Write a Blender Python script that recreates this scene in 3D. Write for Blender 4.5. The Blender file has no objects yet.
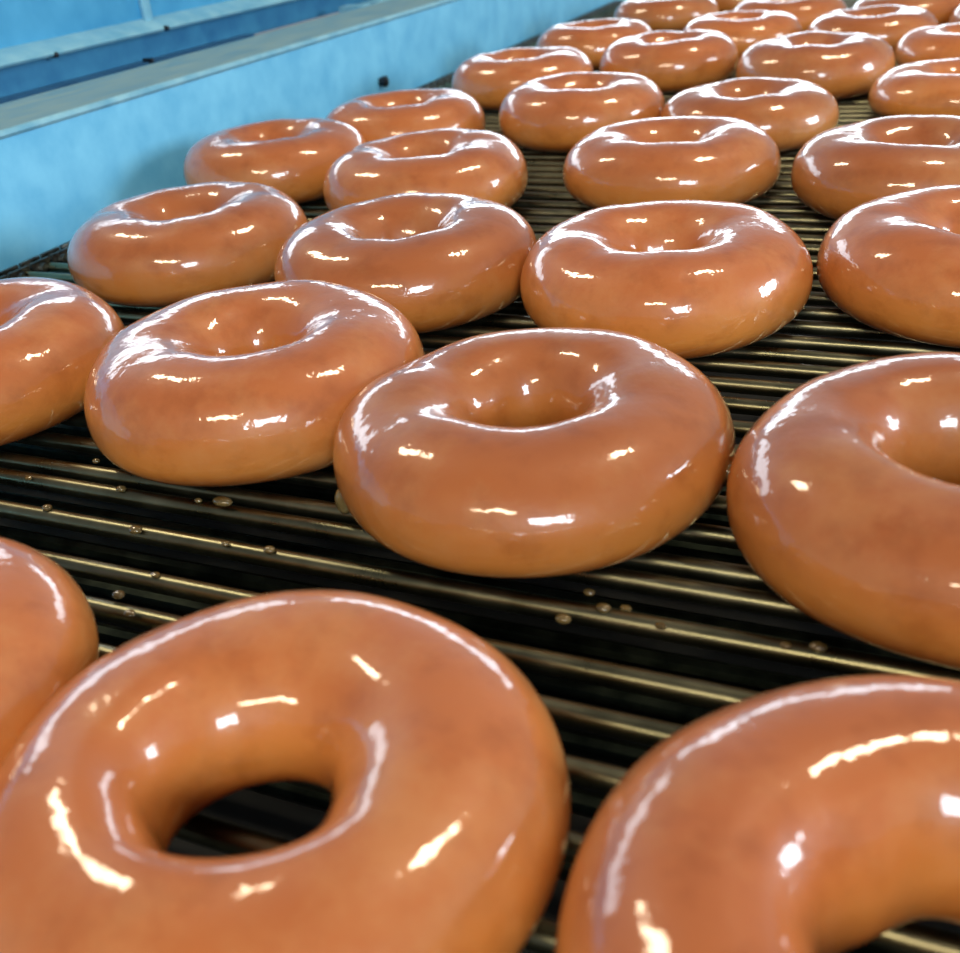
import bpy, bmesh, math, random
from mathutils import Vector, Matrix, noise
S = 0.045                       # one doughnut radius in metres
PI = math.pi
scene = bpy.context.scene
COL = scene.collection

# ------------------------------------------------------------------ helpers
def link(name, me, mat=None, parent=None):
    o = bpy.data.objects.new(name, me)
    COL.objects.link(o)
    if mat is not None: me.materials.append(mat)
    if parent is not None: o.parent = parent
    return o

def empty(name, loc):
    o = bpy.data.objects.new(name, None); COL.objects.link(o)
    o.location = loc; o.empty_display_size = 0.01
    return o

def tag(o, label=None, cat=None, group=None, kind=None):
    if label: o['label'] = label
    if cat: o['category'] = cat
    if group: o['group'] = group
    if kind: o['kind'] = kind
    return o

class MB:
    """collects shapes, all coordinates in doughnut radii"""
    def __init__(s): s.bm = bmesh.new()
    def box(s, x0, x1, y0, y1, z0, z1, M=None, bevel=0):
        b = bmesh.new()
        bmesh.ops.create_cube(b, size=1)
        for v in b.verts:
            v.co = Vector((x0+(v.co.x+.5)*(x1-x0), y0+(v.co.y+.5)*(y1-y0), z0+(v.co.z+.5)*(z1-z0)))
        if bevel:
            bmesh.ops.bevel(b, geom=b.edges[:], offset=bevel, segments=2, profile=.6, affect='EDGES')
        s.merge(b, M); return s
    def cyl(s, a, b_, r, seg=16, r2=None, M=None, cap=True):
        a = Vector(a); b_ = Vector(b_); d = b_-a
        b = bmesh.new()
        bmesh.ops.create_cone(b, cap_ends=cap, segments=seg, radius1=r, radius2=r if r2 is None else r2, depth=d.length)
        q = Vector((0,0,1)).rotation_difference(d.normalized()).to_matrix().to_4x4()
        bmesh.ops.transform(b, matrix=Matrix.Translation((a+b_)/2) @ q, verts=b.verts)
        s.merge(b, M); return s
    def ball(s, c, r, sc=(1,1,1), sub=2, M=None):
        b = bmesh.new(); bmesh.ops.create_icosphere(b, subdivisions=sub, radius=r)
        for v in b.verts: v.co = Vector((c[0]+v.co.x*sc[0], c[1]+v.co.y*sc[1], c[2]+v.co.z*sc[2]))
        s.merge(b, M); return s
    def prism(s, prof, y0, y1):
        """closed x,z profile extruded along y"""
        b = bmesh.new()
        n = len(prof)
        A = [b.verts.new((x, y0, z)) for x, z in prof]; B = [b.verts.new((x, y1, z)) for x, z in prof]
        for i in range(n):
            j = (i+1) % n; b.faces.new((A[i], A[j], B[j], B[i]))
        b.faces.new(A[::-1]); b.faces.new(B)
        bmesh.ops.recalc_face_normals(b, faces=b.faces[:])
        s.merge(b); return s
    def merge(s, b, M=None):
        if M is not None: bmesh.ops.transform(b, matrix=M, verts=b.verts)
        me = bpy.data.meshes.new('t'); b.to_mesh(me); b.free()
        s.bm.from_mesh(me); bpy.data.meshes.remove(me)
    def build(s, name, mat, parent=None, smooth=30, origin=None):
        """origin in radii; mesh is moved so the object sits at origin (relative to its parent)"""
        o0 = Vector(origin) if origin is not None else Vector((0,0,0))
        for v in s.bm.verts: v.co = (v.co - o0)*S
        me = bpy.data.meshes.new(name); s.bm.to_mesh(me); s.bm.free()
        if smooth:
            me.polygons.foreach_set('use_smooth', [True]*len(me.polygons))
            me.set_sharp_from_angle(angle=math.radians(smooth))
        o = link(name, me, mat, parent)
        o.location = o0*S - (Vector(parent.location) if parent is not None else Vector((0,0,0)))
        return o

# ------------------------------------------------------------------ materials
def newmat(name):
    m = bpy.data.materials.new(name); m.use_nodes = True
    nt = m.node_tree; nt.nodes.clear()
    out = nt.nodes.new('ShaderNodeOutputMaterial'); b = nt.nodes.new('ShaderNodeBsdfPrincipled')
    nt.links.new(b.outputs[0], out.inputs[0])
    return m, nt, b
def N(nt, t, **k):
    n = nt.nodes.new(t)
    for a, v in k.items():
        if a in n.inputs: n.inputs[a].default_value = v
        else: setattr(n, a, v)
    return n
def srgb(r, g, b):
    f = lambda c: (c/255/12.92) if c <= 10 else ((c/255+.055)/1.055)**2.4
    return (f(r), f(g), f(b), 1)
def ramp(nt, stops):
    r = nt.nodes.new('ShaderNodeValToRGB'); e = r.color_ramp.elements
    while len(e) < len(stops): e.new(.5)
    for k, (p, c) in enumerate(stops): e[k].position = p; e[k].color = c
    return r

def dough_mat():
    m, nt, b = newmat('glazed_dough'); L = nt.links.new
    tc = N(nt, 'ShaderNodeTexCoord'); info = N(nt, 'ShaderNodeObjectInfo')
    off = N(nt, 'ShaderNodeVectorMath', operation='SCALE'); off.inputs['Scale'].default_value = 7.3
    cmb = N(nt, 'ShaderNodeCombineXYZ'); L(info.outputs['Random'], cmb.inputs[0]); L(info.outputs['Random'], cmb.inputs[1])
    L(cmb.outputs[0], off.inputs[0])
    add = N(nt, 'ShaderNodeVectorMath', operation='ADD'); L(tc.outputs['Object'], add.inputs[0]); L(off.outputs[0], add.inputs[1])
    sep = N(nt, 'ShaderNodeSeparateXYZ'); L(tc.outputs['Object'], sep.inputs[0])
    # baked colour by height: fried underside, pale proof line, brown crown
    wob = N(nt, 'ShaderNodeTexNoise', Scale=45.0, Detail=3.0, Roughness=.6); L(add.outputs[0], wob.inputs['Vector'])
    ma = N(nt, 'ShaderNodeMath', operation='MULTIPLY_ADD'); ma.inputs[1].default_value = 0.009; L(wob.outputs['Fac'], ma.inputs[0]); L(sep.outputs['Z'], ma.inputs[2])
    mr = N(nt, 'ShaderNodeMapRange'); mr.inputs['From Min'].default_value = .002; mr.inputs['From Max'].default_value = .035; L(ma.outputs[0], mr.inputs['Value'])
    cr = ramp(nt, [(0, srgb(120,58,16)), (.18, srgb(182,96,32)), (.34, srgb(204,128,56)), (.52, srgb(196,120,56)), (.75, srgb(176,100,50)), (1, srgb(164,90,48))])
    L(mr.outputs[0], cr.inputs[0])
    # mottling
    n2 = N(nt, 'ShaderNodeTexNoise', Scale=110.0, Detail=5.0, Roughness=.6); L(add.outputs[0], n2.inputs['Vector'])
    c2 = ramp(nt, [(.3, (.82,.76,.68,1)), (.5, (1,1,1,1)), (.72, (1.0,1.0,1.0,1))]); L(n2.outputs['Fac'], c2.inputs[0])
    mx = N(nt, 'ShaderNodeMix', data_type='RGBA', blend_type='MULTIPLY'); mx.inputs[0].default_value = 1
    L(cr.outputs[0], mx.inputs[6]); L(c2.outputs[0], mx.inputs[7])
    # milky patches of setting glaze
    n3 = N(nt, 'ShaderNodeTexNoise', Scale=38.0, Detail=6.0, Roughness=.65); L(add.outputs[0], n3.inputs['Vector'])
    c3 = ramp(nt, [(.50, (0,0,0,1)), (.72, (.34,.34,.34,1))]); L(n3.outputs['Fac'], c3.inputs[0])
    mx2 = N(nt, 'ShaderNodeMix', data_type='RGBA'); L(c3.outputs[0], mx2.inputs[0]); L(mx.outputs[2], mx2.inputs[6]); mx2.inputs[7].default_value = srgb(204,150,98)
    # each one baked a little lighter or darker
    vr = N(nt, 'ShaderNodeMapRange'); vr.inputs['To Min'].default_value = .82; vr.inputs['To Max'].default_value = 1.1; L(info.outputs['Random'], vr.inputs['Value'])
    hs = N(nt, 'ShaderNodeHueSaturation'); L(vr.outputs[0], hs.inputs['Value']); L(mx2.outputs[2], hs.inputs['Color'])
    L(hs.outputs[0], b.inputs['Base Color'])
    b.inputs['Roughness'].default_value = .42
    b.inputs['Specular IOR Level'].default_value = .3
    b.inputs['Subsurface Weight'].default_value = .15
    b.inputs['Subsurface Radius'].default_value = (1.0, .5, .2)
    b.inputs['Subsurface Scale'].default_value = .005
    b.inputs['Coat Weight'].default_value = 1.0
    b.inputs['Coat Roughness'].default_value = .06
    b.inputs['Coat IOR'].default_value = 1.55
    # ripples of the glaze
    n4 = N(nt, 'ShaderNodeTexNoise', Scale=58.0, Detail=2.0, Roughness=.5); L(add.outputs[0], n4.inputs['Vector'])
    n5 = N(nt, 'ShaderNodeTexNoise', Scale=330.0, Detail=2.0, Roughness=.5); L(add.outputs[0], n5.inputs['Vector'])
    m5 = N(nt, 'ShaderNodeMath', operation='MULTIPLY_ADD'); m5.inputs[1].default_value = .17; L(n5.outputs['Fac'], m5.inputs[0]); L(n4.outputs['Fac'], m5.inputs[2])
    n6 = N(nt, 'ShaderNodeTexNoise', Scale=170.0, Detail=3.0, Roughness=.6, Distortion=.6); L(add.outputs[0], n6.inputs['Vector'])
    mk = N(nt, 'ShaderNodeMapRange'); mk.inputs['From Min'].default_value = .0225; mk.inputs['From Max'].default_value = .028; mk.inputs['To Max'].default_value = .28; L(sep.outputs['Z'], mk.inputs['Value'])
    m6 = N(nt, 'ShaderNodeMath', operation='MULTIPLY_ADD'); L(n6.outputs['Fac'], m6.inputs[0]); L(mk.outputs[0], m6.inputs[1]); L(m5.outputs[0], m6.inputs[2])
    bp = N(nt, 'ShaderNodeBump', Strength=.4, Distance=.0015); L(m6.outputs[0], bp.inputs['Height'])
    L(bp.outputs[0], b.inputs['Coat Normal'])
    bp2 = N(nt, 'ShaderNodeBump', Strength=.25, Distance=.001); L(n2.outputs['Fac'], bp2.inputs['Height']); L(bp2.outputs[0], b.inputs['Normal'])
    return m

def metal(name, col, col2, rough, rough2, scale=60, metallic=1.0, bump=.1, stretch=(1,1,1)):
    m, nt, b = newmat(name); L = nt.links.new
    tc = N(nt, 'ShaderNodeTexCoord'); mp = N(nt, 'ShaderNodeMapping'); mp.inputs['Scale'].default_value = stretch
    geo = N(nt, 'ShaderNodeNewGeometry'); L(geo.outputs['Position'], mp.inputs[0])
    n = N(nt, 'ShaderNodeTexNoise', Scale=float(scale), Detail=5.0, Roughness=.6); L(mp.outputs[0], n.inputs['Vector'])
    c = ramp(nt, [(.35, col), (.65, col2)]); L(n.outputs['Fac'], c.inputs[0]); L(c.outputs[0], b.inputs['Base Color'])
    r = N(nt, 'ShaderNodeMapRange'); r.inputs['From Min'].default_value = .3; r.inputs['From Max'].default_value = .7
    r.inputs['To Min'].default_value = rough; r.inputs['To Max'].default_value = rough2; L(n.outputs['Fac'], r.inputs['Value']); L(r.outputs[0], b.inputs['Roughness'])
    b.inputs['Metallic'].default_value = metallic
    bp = N(nt, 'ShaderNodeBump', Strength=bump, Distance=.001); L(n.outputs['Fac'], bp.inputs['Height']); L(bp.outputs[0], b.inputs['Normal'])
    return m

M_DOUGH = dough_mat()
M_ROD = metal('oiled_steel_rod', srgb(104,104,82), srgb(132,130,106), .25, .38, 60, 1.0, .03)
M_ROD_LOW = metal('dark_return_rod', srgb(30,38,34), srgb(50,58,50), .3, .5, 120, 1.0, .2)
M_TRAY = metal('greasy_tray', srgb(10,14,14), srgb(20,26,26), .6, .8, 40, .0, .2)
M_CHAIN = metal('chain_steel', srgb(50,52,50), srgb(120,122,116), .3, .5, 200, 1.0, .2)
M_RAIL = metal('pale_blue_steel', srgb(96,178,218), srgb(116,194,228), .35, .5, 50, .1, .08)
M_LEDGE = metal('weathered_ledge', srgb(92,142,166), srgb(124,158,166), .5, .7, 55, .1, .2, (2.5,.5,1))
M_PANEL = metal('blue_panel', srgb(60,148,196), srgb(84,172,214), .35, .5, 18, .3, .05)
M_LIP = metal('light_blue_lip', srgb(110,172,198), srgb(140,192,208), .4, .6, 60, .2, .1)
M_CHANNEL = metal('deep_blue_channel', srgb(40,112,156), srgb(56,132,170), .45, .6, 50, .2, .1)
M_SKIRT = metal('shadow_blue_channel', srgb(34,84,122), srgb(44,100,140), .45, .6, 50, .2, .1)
M_DARK = metal('dark_slot', srgb(14,22,34), srgb(24,32,44), .6, .8, 50, .2, .1)
M_BOLT = metal('bolt_steel', srgb(30,34,40), srgb(60,64,70), .3, .5, 200, .9, .1)
M_FLOOR = metal('dark_floor', srgb(30,44,58), srgb(40,56,70), .6, .8, 8, 0, .1)
def glaze_mat():
    m, nt, b = newmat('sugar_glaze'); L = nt.links.new
    geo = N(nt, 'ShaderNodeNewGeometry'); n = N(nt, 'ShaderNodeTexNoise', Scale=300.0, Detail=3.0); L(geo.outputs['Position'], n.inputs['Vector'])
    c = ramp(nt, [(.3, srgb(96,78,40)), (.7, srgb(140,120,76))]); L(n.outputs['Fac'], c.inputs[0]); L(c.outputs[0], b.inputs['Base Color'])
    b.inputs['Roughness'].default_value = .12; b.inputs['Transmission Weight'].default_value = .35; b.inputs['Coat Weight'].default_value = 1
    return m
M_GLAZE = glaze_mat()

# ------------------------------------------------------------------ doughnuts
def sp(v, e): return math.copysign(abs(v)**e, v)
def doughnut(name, X, Y, R, H, crest=.57, neck=.22, seed=0, hole=(0,0), tilt=(0,0), nth=144, nph=56, fat=.9, stretch=0, sang=0):
    rnd = random.Random(seed)
    ox, oy = rnd.uniform(-50,50), rnd.uniform(-50,50)
    verts = []; faces = []
    for i in range(nth):
        t = 2*PI*i/nth; ct, st = math.cos(t), math.sin(t)
        nz = noise.noise(Vector((ct*.8+ox, st*.8+oy, 0.3)))
        nz2 = noise.noise(Vector((ct*1.1+ox, st*1.1+oy, 7.3)))
        nz3 = noise.noise(Vector((ct*1.6+ox, st*1.6+oy, 17.3)))
        Ro = R*(1+.025*nz+.006*nz3)*(1+stretch*math.cos(2*(t-sang)))
        Ri = R*neck*(1+.20*nz2+.08*nz3)
        Rc = R*crest*(1+.04*nz2)
        Hh = H*(1+.045*nz3)
        hx, hy = hole[0], hole[1]
        for j in range(nph):
            p = 2*PI*j/nph
            c, s_ = math.cos(p), math.sin(p)
            if c > 0:  q_ = abs(c)**fat; x = (Rc+(Ro-Rc)*q_)*ct; y = (Rc+(Ro-Rc)*q_)*st
            else:      q_ = abs(c)**1.0; x = (Rc+(Ri-Rc)*q_)*ct+hx*q_; y = (Rc+(Ri-Rc)*q_)*st+hy*q_
            zw = .43 if c > 0 else .43-.03*abs(c)
            if s_ >= 0: z = zw*Hh + (1-zw)*Hh*sp(s_, .96)
            else:       z = zw*H - zw*H*min(1, abs(s_)**.85*1.03)
            # widest just below half height, waist slightly drawn in above it
            w = noise.noise(Vector((x*1.3+ox, y*1.3+oy, z*1.3)))*.018
            d = 1+w
            verts.append(((x*d)*S, (y*d)*S, max(z, 0)*S*(1+w*.6)))
    for i in range(nth):
        for j in range(nph):
            a = i*nph+j; b = i*nph+(j+1) % nph; c = ((i+1) % nth)*nph+(j+1) % nph; d = ((i+1) % nth)*nph+j
            faces.append((a, d, c, b))
    me = bpy.data.meshes.new(name); me.from_pydata(verts, [], faces); me.update()
    me.polygons.foreach_set('use_smooth', [True]*len(me.polygons))
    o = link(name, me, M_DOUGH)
    o.location = (X*S, Y*S, 0.0002+ (abs(tilt[0])+abs(tilt[1]))*R*S*.55)
    o.rotation_euler = (tilt[0], tilt[1], 0)
    return o

# X, Y (radii), R, height, options, label
from collections import OrderedDict
DN = OrderedDict(
 a=(-1.665, 1.735, 0.935, 0.555, dict(crest=.58, neck=.285, hole=(-.035,-.085)), 'large glazed doughnut in the left foreground, dark belt showing through its hole'),
 b=(0.316, 1.730, 1.000, 0.623, dict(crest=.58, neck=.28), 'glazed doughnut cut off by the bottom right corner of the photo'),
 c=(-3.558, 1.543, 1.000, 0.623, {}, 'glazed doughnut showing only its right side at the left edge, beside the foreground one'),
 d=(0.323, 4.101, 0.999, 0.635, dict(neck=.27), 'glazed doughnut at the right edge, touching the large central one'),
 e=(-1.681, 4.159, 1.003, 0.601, dict(neck=.26), 'whole glazed doughnut in the centre of the photo with a drip on its lower left'),
 f=(-3.535, 4.486, 1.007, 0.655, {}, 'whole glazed doughnut left of and slightly behind the central one'),
 g=(-5.639, 4.264, 1.003, 0.640, {}, 'glazed doughnut cut by the left edge with glaze puddled beside its hole'),
 h=(-1.586, 6.574, 0.997, 0.639, {}, 'whole glazed doughnut directly behind the central one, two pale spots inside its hole'),
 i=(0.377, 7.120, 0.999, 0.639, {}, 'glazed doughnut at the right edge, beside the one directly behind the central doughnut'),
 j=(-3.578, 6.584, 0.999, 0.655, {}, 'reddish brown glazed doughnut just right of the leftmost whole doughnut, one row behind the centre'),
 k=(-5.772, 6.815, 1.027, 0.649, {}, 'leftmost whole glazed doughnut, casting a shadow on the pale blue wall'),
 l=(-4.530, 8.970, 1.011, 0.640, {}, 'glazed doughnut with many small glints, overlapped by the reddish one in front of it'),
 m=(-6.620, 9.539, 1.018, 0.652, {}, 'glazed doughnut leaning close to the blue wall behind the leftmost whole one'),
 n=(-2.259, 9.646, 1.012, 0.618, {}, 'glazed doughnut beside the gap where thin bright rods show, right of the gap'),
 o=(-0.132, 9.511, 1.000, 0.622, {}, 'glazed doughnut near the right edge in the fourth row from the front'),
 p=(-5.974, 11.413, 1.006, 0.633, {}, 'glazed doughnut just in front of the small black bolt on the blue wall'),
 q=(-3.894, 12.035, 0.997, 0.663, {}, 'glazed doughnut behind the gap where thin bright rods show'),
 r=(-1.910, 11.929, 0.969, 0.577, {}, 'glazed doughnut half hidden behind the one right of the bright rod gap'),
 s=(0.239, 13.282, 0.995, 0.515, {}, 'flattish glazed doughnut cut by the right edge, fifth row from the front'),
 t=(-5.573, 14.487, 1.019, 0.654, {}, 'glazed doughnut against the blue wall, behind and right of the small black bolt'),
 u=(-1.539, 14.755, 0.993, 0.661, dict(neck=.14), 'whole far glazed doughnut with a nearly closed hole and a dark shadow beneath it'),
 v=(-3.667, 15.553, 1.005, 0.662, {}, 'far glazed doughnut left of the one with the nearly closed hole'),
 w=(-5.452, 17.682, 1.004, 0.630, {}, 'small far glazed doughnut by the blue wall where the wall meets the belt'),
 x=(0.385, 16.256, 0.997, 0.535, {}, 'far glazed doughnut cut by the right edge, with a white rimmed hole'),
 y=(-1.067, 18.099, 0.973, 0.580, {}, 'small far glazed doughnut with bright white glaze around its hole, top right'),
 z=(-3.112, 18.213, 0.983, 0.596, {}, 'small far glazed doughnut behind and between the two far whole ones'),
 A=(-5.164, 21.584, 1.041, 0.607, {}, 'farthest glazed doughnut on the left, touching the top edge of the photo'),
 B=(-2.629, 20.124, 1.010, 0.640, {}, 'glazed doughnut at the top edge, second from the left in the last row'),
 C=(-0.601, 20.142, 0.981, 0.593, {}, 'glazed doughnut at the top edge, rightmost large one in the last row'),
 D=(1.000, 18.900, 0.980, 0.623, {}, 'glazed doughnut of which a sliver shows at the top right edge of the photo'),
 E=(-4.100, 23.900, 1.000, 0.623, {}, 'glazed doughnut peeking out at the top edge between two doughnuts of the last row'),
)
dn = {}
for n_, (key, (X, Y, R, H, opt, label)) in enumerate(DN.items()):
    far = Y > 11
    opt = dict(opt); opt.setdefault('nth', 96 if far else 160); opt.setdefault('nph', 40 if far else 64)
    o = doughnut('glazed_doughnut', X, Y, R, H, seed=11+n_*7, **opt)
    tag(o, label, 'doughnut', 'glazed doughnuts riding the conveyor belt')
    dn[key] = o

def drip(parent, pts, name='glaze_drip'):
    """pts: list of (x, y, z, r, sx, sy, sz) in radii, world"""
    m = MB()
    for x, y, z, r, sx, sy, sz in pts: m.ball((x, y, z), r, (sx, sy, sz), 2)
    for v in m.bm.verts: v.co = v.co*S - Vector(parent.location)
    me = bpy.data.meshes.new(name); m.bm.to_mesh(me); m.bm.free()
    me.polygons.foreach_set('use_smooth', [True]*len(me.polygons))
    return link(name, me, M_GLAZE, parent)
drip(dn['e'], [(-2.50, 3.64, .10, .05, 1, 1, 1.6), (-2.46, 3.67, .16, .05, 1, 1, 1)])
drip(dn['e'], [(-.68, 4.13, .24, .05, 1.3, .8, .9)])
drip(dn['f'], [(-3.2, 3.55, .04, .035, 1.8, 1, .7)])

# ------------------------------------------------------------------ conveyor
XL, XR = -7.86, 5.2
belt = empty('conveyor_belt', (0, 10*S, 0))
tag(belt, 'dark oily conveyor belt of thin steel cross rods carrying the doughnuts', 'conveyor belt')
RODR = .049
rods = [.8, 1.1, 1.43, 1.76, 2.1, 2.42, 2.69, 2.95, 3.28, 3.57, 3.75, 4.03, 4.3, 4.58, 4.85, 5.13, 5.41, 5.69, 5.96, 6.18, 6.42, 6.69]
while rods[-1] < 27.5: rods.append(rods[-1]+.272)
m = MB(); m.cyl((XL, 0, 0), (XR, 0, 0), RODR*S/S, 14)
for v in m.bm.verts: v.co *= S
rod_me = bpy.data.meshes.new('rod'); m.bm.to_mesh(rod_me); m.bm.free()
rod_me.polygons.foreach_set('use_smooth', [True]*len(rod_me.polygons)); rod_me.set_sharp_from_angle(angle=.6)
rod_me.materials.append(M_ROD)
rnd = random.Random(4)
for k, y in enumerate(rods[:99]):
    o = bpy.data.objects.new('rod', rod_me); COL.objects.link(o); o.parent = belt
    o.location = (0, y*S-belt.location.y, (-RODR+rnd.uniform(-.012, 0))*S)
    o.rotation_euler = (0, 0, rnd.uniform(-.0015, .0015))
# lower run of rods, coming back beneath
m = MB(); y = .8
while y < 5.5:
    m.cyl((XL, y, -.5+rnd.uniform(-.02,.02)), (XR, y, -.5+rnd.uniform(-.02,.02)), .05, 8); y += .31
tag(m.build('return_rods', M_ROD_LOW, belt), 'dim lower rods seen between the upper ones', kind='stuff')
# edge chain
m = MB(); y = .9
while y < 27.3:
    xl = XL
    for dx in (0, .13):
        m.box(xl+.02+dx, xl+.06+dx, y-.11, y+.13, -.13, .035, bevel=.012)
    m.cyl((xl-.0, y, -.04), (xl+.24, y, -.04), .05, 10)
    y += .272
m.build('edge_chain', M_CHAIN, belt)

# crumbs and beads of glaze on the rods
m = MB(); rnd = random.Random(9)
for (x, y) in [(-3.9, 3.57), (-4.28, 3.77), (-3.38, 3.57), (-3.53, 3.26), (-2.73, 3.26), (-2.98, 3.26), (-1.04, 3.28), (-1.18, 3.18), (-1.13, 3.39), (-4.18, 3.26), (-3.23, 2.73), (-3.08, 2.63), (-0.28, 3.26), (-0.16, 3.26), (-0.6, 4.05), (-0.54, 4.06)]:
    r = rnd.uniform(.018, .032)
    m.ball((x, y+rnd.uniform(-.03,.03), .006), r, (1.3, 1, .7), 2)
for _ in range(25):
    x = rnd.uniform(-5, 0); y = rods[rnd.randrange(4, 14)]
    m.ball((x, y+rnd.uniform(-.04,.04), -.006), rnd.uniform(.01, .02), (1.5, 1, .7), 1)
o = m.build('glaze_beads', M_GLAZE, None, origin=(-3.3, 3.7, 0))
tag(o, 'scattered beads of spilled sugar glaze stuck on the near belt rods', 'glaze drops', kind='stuff')

# drip tray below
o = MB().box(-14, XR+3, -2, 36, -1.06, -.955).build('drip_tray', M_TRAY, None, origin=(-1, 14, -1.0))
tag(o, 'dark greasy drip tray lying in the gloom beneath the conveyor rods', 'tray', kind='structure')

# ------------------------------------------------------------------ side rail along the belt (pale blue)
rail = empty('side_rail', (-7.95*S, 8*S, -.95*S))
tag(rail, 'pale blue steel side wall of the conveyor with a weathered flat ledge on top', 'side wall')
RM = Matrix.Identity(4)
def rbuild(m, name, mat, smooth=30):
    # coordinates already relative to the rail empty
    o = m.build(name, mat, None, smooth); o.parent = rail; o.location = (0,0,0); return o
zt = 2.10            # ledge height above the empty
m = MB().prism([(0,0),(0,zt-.05),(-.015,zt-.015),(-.06,zt),(-.1,zt),(-.1,0)], -8, 24); rbuild(m, 'inner_face', M_RAIL)
m = MB().prism([(-.062,zt-.06),(-.062,zt+.012),(-1.41,zt+.012),(-1.45,zt-.02),(-1.45,zt-.06)], -8, 24); rbuild(m, 'ledge', M_LEDGE)
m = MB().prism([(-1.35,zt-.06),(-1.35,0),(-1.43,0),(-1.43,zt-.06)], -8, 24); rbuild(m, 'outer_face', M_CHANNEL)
rbuild(MB().cyl((-.03,-8,zt-.02),(-.03,24,zt-.02),.045,12), 'edge_highlight', M_LIP)  # pale strip added to stand in for the highlight along the wall's top edge
b_ = rbuild(MB().cyl((0,6.56,1.26),(.07,6.56,1.26),.06,14).cyl((.05,6.56,1.26),(.11,6.56,1.26),.085,6).ball((.11,6.56,1.26),.05,(.6,1,1)), 'bolt', M_BOLT)
# post rising from the ledge's back to the channel
rbuild(MB().box(-1.95,-1.46,8.95,9.25,zt-1.0,zt+.03,bevel=.02), 'bracket', M_LIP)
rbuild(MB().box(-1.95,-1.46,9.75,11.2,zt-1.0,zt+.01,bevel=.02), 'bracket', M_LIP)

# ------------------------------------------------------------------ blue machine body beyond
mach = empty('blue_machine_body', (-10.35*S, 12*S, -.95*S))
tag(mach, 'blue painted machine body beyond the side wall, with a light lip and a seamed panel', 'machine')
def mbuild(m, name, mat, smooth=30):
    o = m.build(name, mat, None, smooth); o.parent = mach; o.location = (0,0,0); return o
Z = .95
mbuild(MB().box(-.5, -.12, -12, 22, 1.45+Z, 2.5+Z), 'panel', M_PANEL)
mbuild(MB().prism([(.12,1.39+Z),(.14,1.42+Z),(.10,1.46+Z),(-.12,1.57+Z),(-.2,1.57+Z),(-.2,1.39+Z)], -12, 22), 'lip', M_LIP)
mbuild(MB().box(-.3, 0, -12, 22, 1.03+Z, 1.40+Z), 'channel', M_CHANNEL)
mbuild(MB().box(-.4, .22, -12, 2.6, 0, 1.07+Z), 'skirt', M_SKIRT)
mbuild(MB().box(-.12, -.06, .45, .62, 1.5+Z, 2.5+Z, bevel=.01), 'seam_strip', M_LIP)
for yy, zz, xx in ((-1.6, 1.40, .1), (.6, 1.42, .12), (.0, 1.08, .22)):
    mbuild(MB().cyl((xx-.1,yy,zz+Z),(xx+.05,yy,zz+Z),.035,12).ball((xx+.05,yy,zz+Z),.032,(.5,1,1)), 'bolt', M_BOLT)
o = MB().box(-60, 60, -40, 80, -20.2, -20).build('floor', M_FLOOR, None); tag(o, kind='structure')

# ------------------------------------------------------------------ camera
PITCH, YAW, ROLL, F, Hc = 0.52441, -0.44396, -0.1002, 1002.63, 2.68337
#CAMFIT
cy, sy = math.cos(YAW), math.sin(YAW)
f = Vector((sy*math.cos(PITCH), cy*math.cos(PITCH), -math.sin(PITCH))); r = Vector((cy, -sy, 0)); u = r.cross(f)
cr_, sr_ = math.cos(ROLL), math.sin(ROLL)
r2 = cr_*r+sr_*u; u2 = -sr_*r+cr_*u
cam = bpy.data.cameras.new('camera'); co = bpy.data.objects.new('camera', cam); COL.objects.link(co)
Mx = Matrix((r2, u2, -f)).transposed().to_4x4(); Mx.translation = Vector((0,0,Hc*S)); co.matrix_world = Mx
cam.sensor_fit = 'HORIZONTAL'; cam.sensor_width = 36; cam.lens = 36*F/960; cam.clip_start = .005; cam.clip_end = 50
cam.dof.use_dof = True; cam.dof.focus_distance = 5.2*S*1.2; cam.dof.aperture_fstop = 22
scene.camera = co

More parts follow.
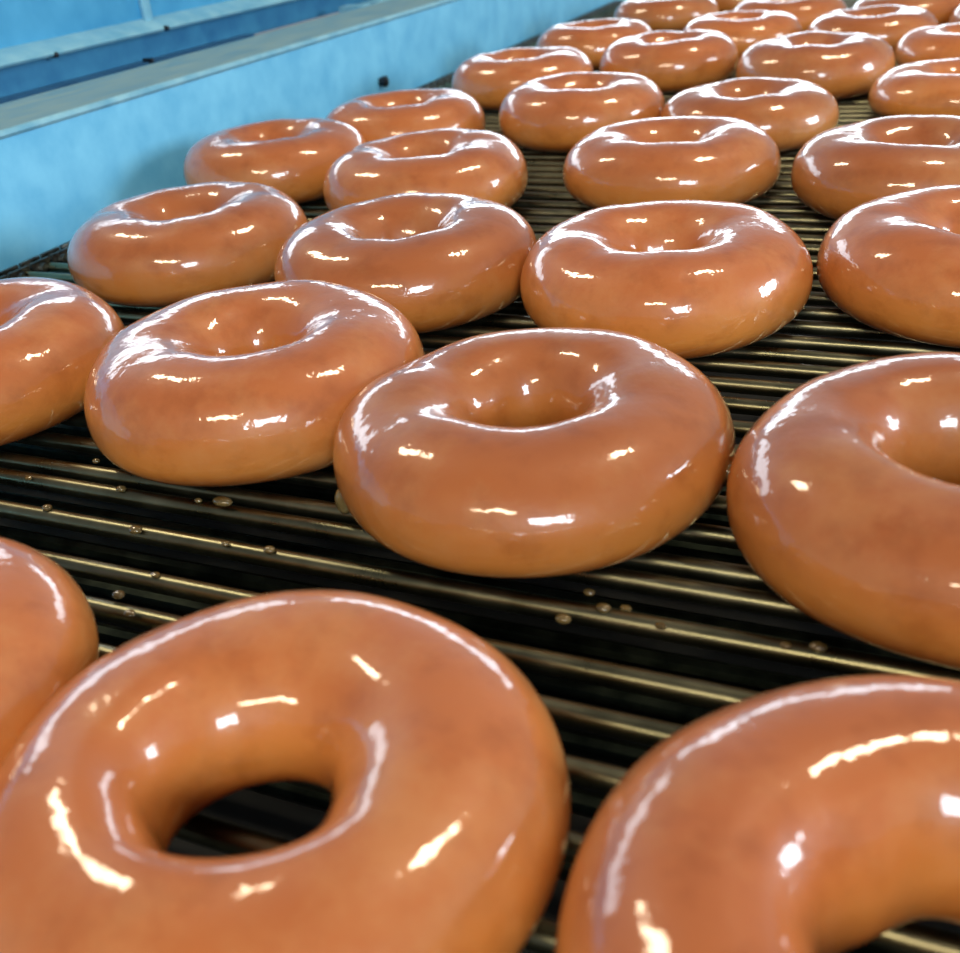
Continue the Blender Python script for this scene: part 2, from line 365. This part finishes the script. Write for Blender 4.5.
# ------------------------------------------------------------------ light
w = bpy.data.worlds.new('world'); scene.world = w; w.use_nodes = True
nt = w.node_tree; nt.nodes.clear()
out = N(nt, 'ShaderNodeOutputWorld'); bg = N(nt, 'ShaderNodeBackground'); nt.links.new(bg.outputs[0], out.inputs[0])
tc = N(nt, 'ShaderNodeTexCoord'); sep = N(nt, 'ShaderNodeSeparateXYZ'); nt.links.new(tc.outputs['Generated'], sep.inputs[0])
rp = ramp(nt, [(0, (.20,.23,.26,1)), (.38, (.32,.37,.42,1)), (.56, (.85,.92,1.0,1)), (.68, (.55,.60,.68,1)), (1, (.30,.30,.32,1))])
mr = N(nt, 'ShaderNodeMapRange'); mr.inputs['From Min'].default_value = -1; nt.links.new(sep.outputs['Z'], mr.inputs['Value']); nt.links.new(mr.outputs[0], rp.inputs[0])
nt.links.new(rp.outputs[0], bg.inputs[0]); bg.inputs[1].default_value = .42

def area(name, loc, target, sx, sy_, power, color):
    l = bpy.data.lights.new(name, 'AREA'); l.shape = 'RECTANGLE'; l.size = sx; l.size_y = sy_; l.energy = power; l.color = color
    o = bpy.data.objects.new(name, l); COL.objects.link(o); o.location = loc
    d = Vector(target)-Vector(loc); o.rotation_euler = d.to_track_quat('-Z', 'Y').to_euler(); return o
WARM = (1, .82, .56)
COOL = (.78, .90, 1)
T = (-.1, .4, 0)
area('ceiling_lamp', (.55, 1.0, 2.0), (.1, .5, 0), .22, .40, 18, WARM)
area('ceiling_lamp', (-1.5, .8, 1.7), (-.2, .4, 0), .20, .5, 12, WARM)
area('ceiling_lamp', (.0, -1.3, 1.3), T, .7, .14, 13, WARM)
area('window_light', (.75, -1.1, .72), T, .5, .35, 18, COOL)
area('window_light', (1.5, .8, .42), (-.4,.32,0), .45, .5, 21, COOL)
area('window_light', (-.9, 3.8, .55), T, 2.4, .38, 22, COOL)
area('window_light', (-2.9, 2.2, 1.0), (-.25,.4,0), 2.2, .5, 20, COOL)
scene.view_settings.view_transform = 'Standard'; scene.view_settings.look = 'None'
scene.view_settings.exposure = -0.07; scene.view_settings.gamma = 1; scene.view_settings.use_curve_mapping = False
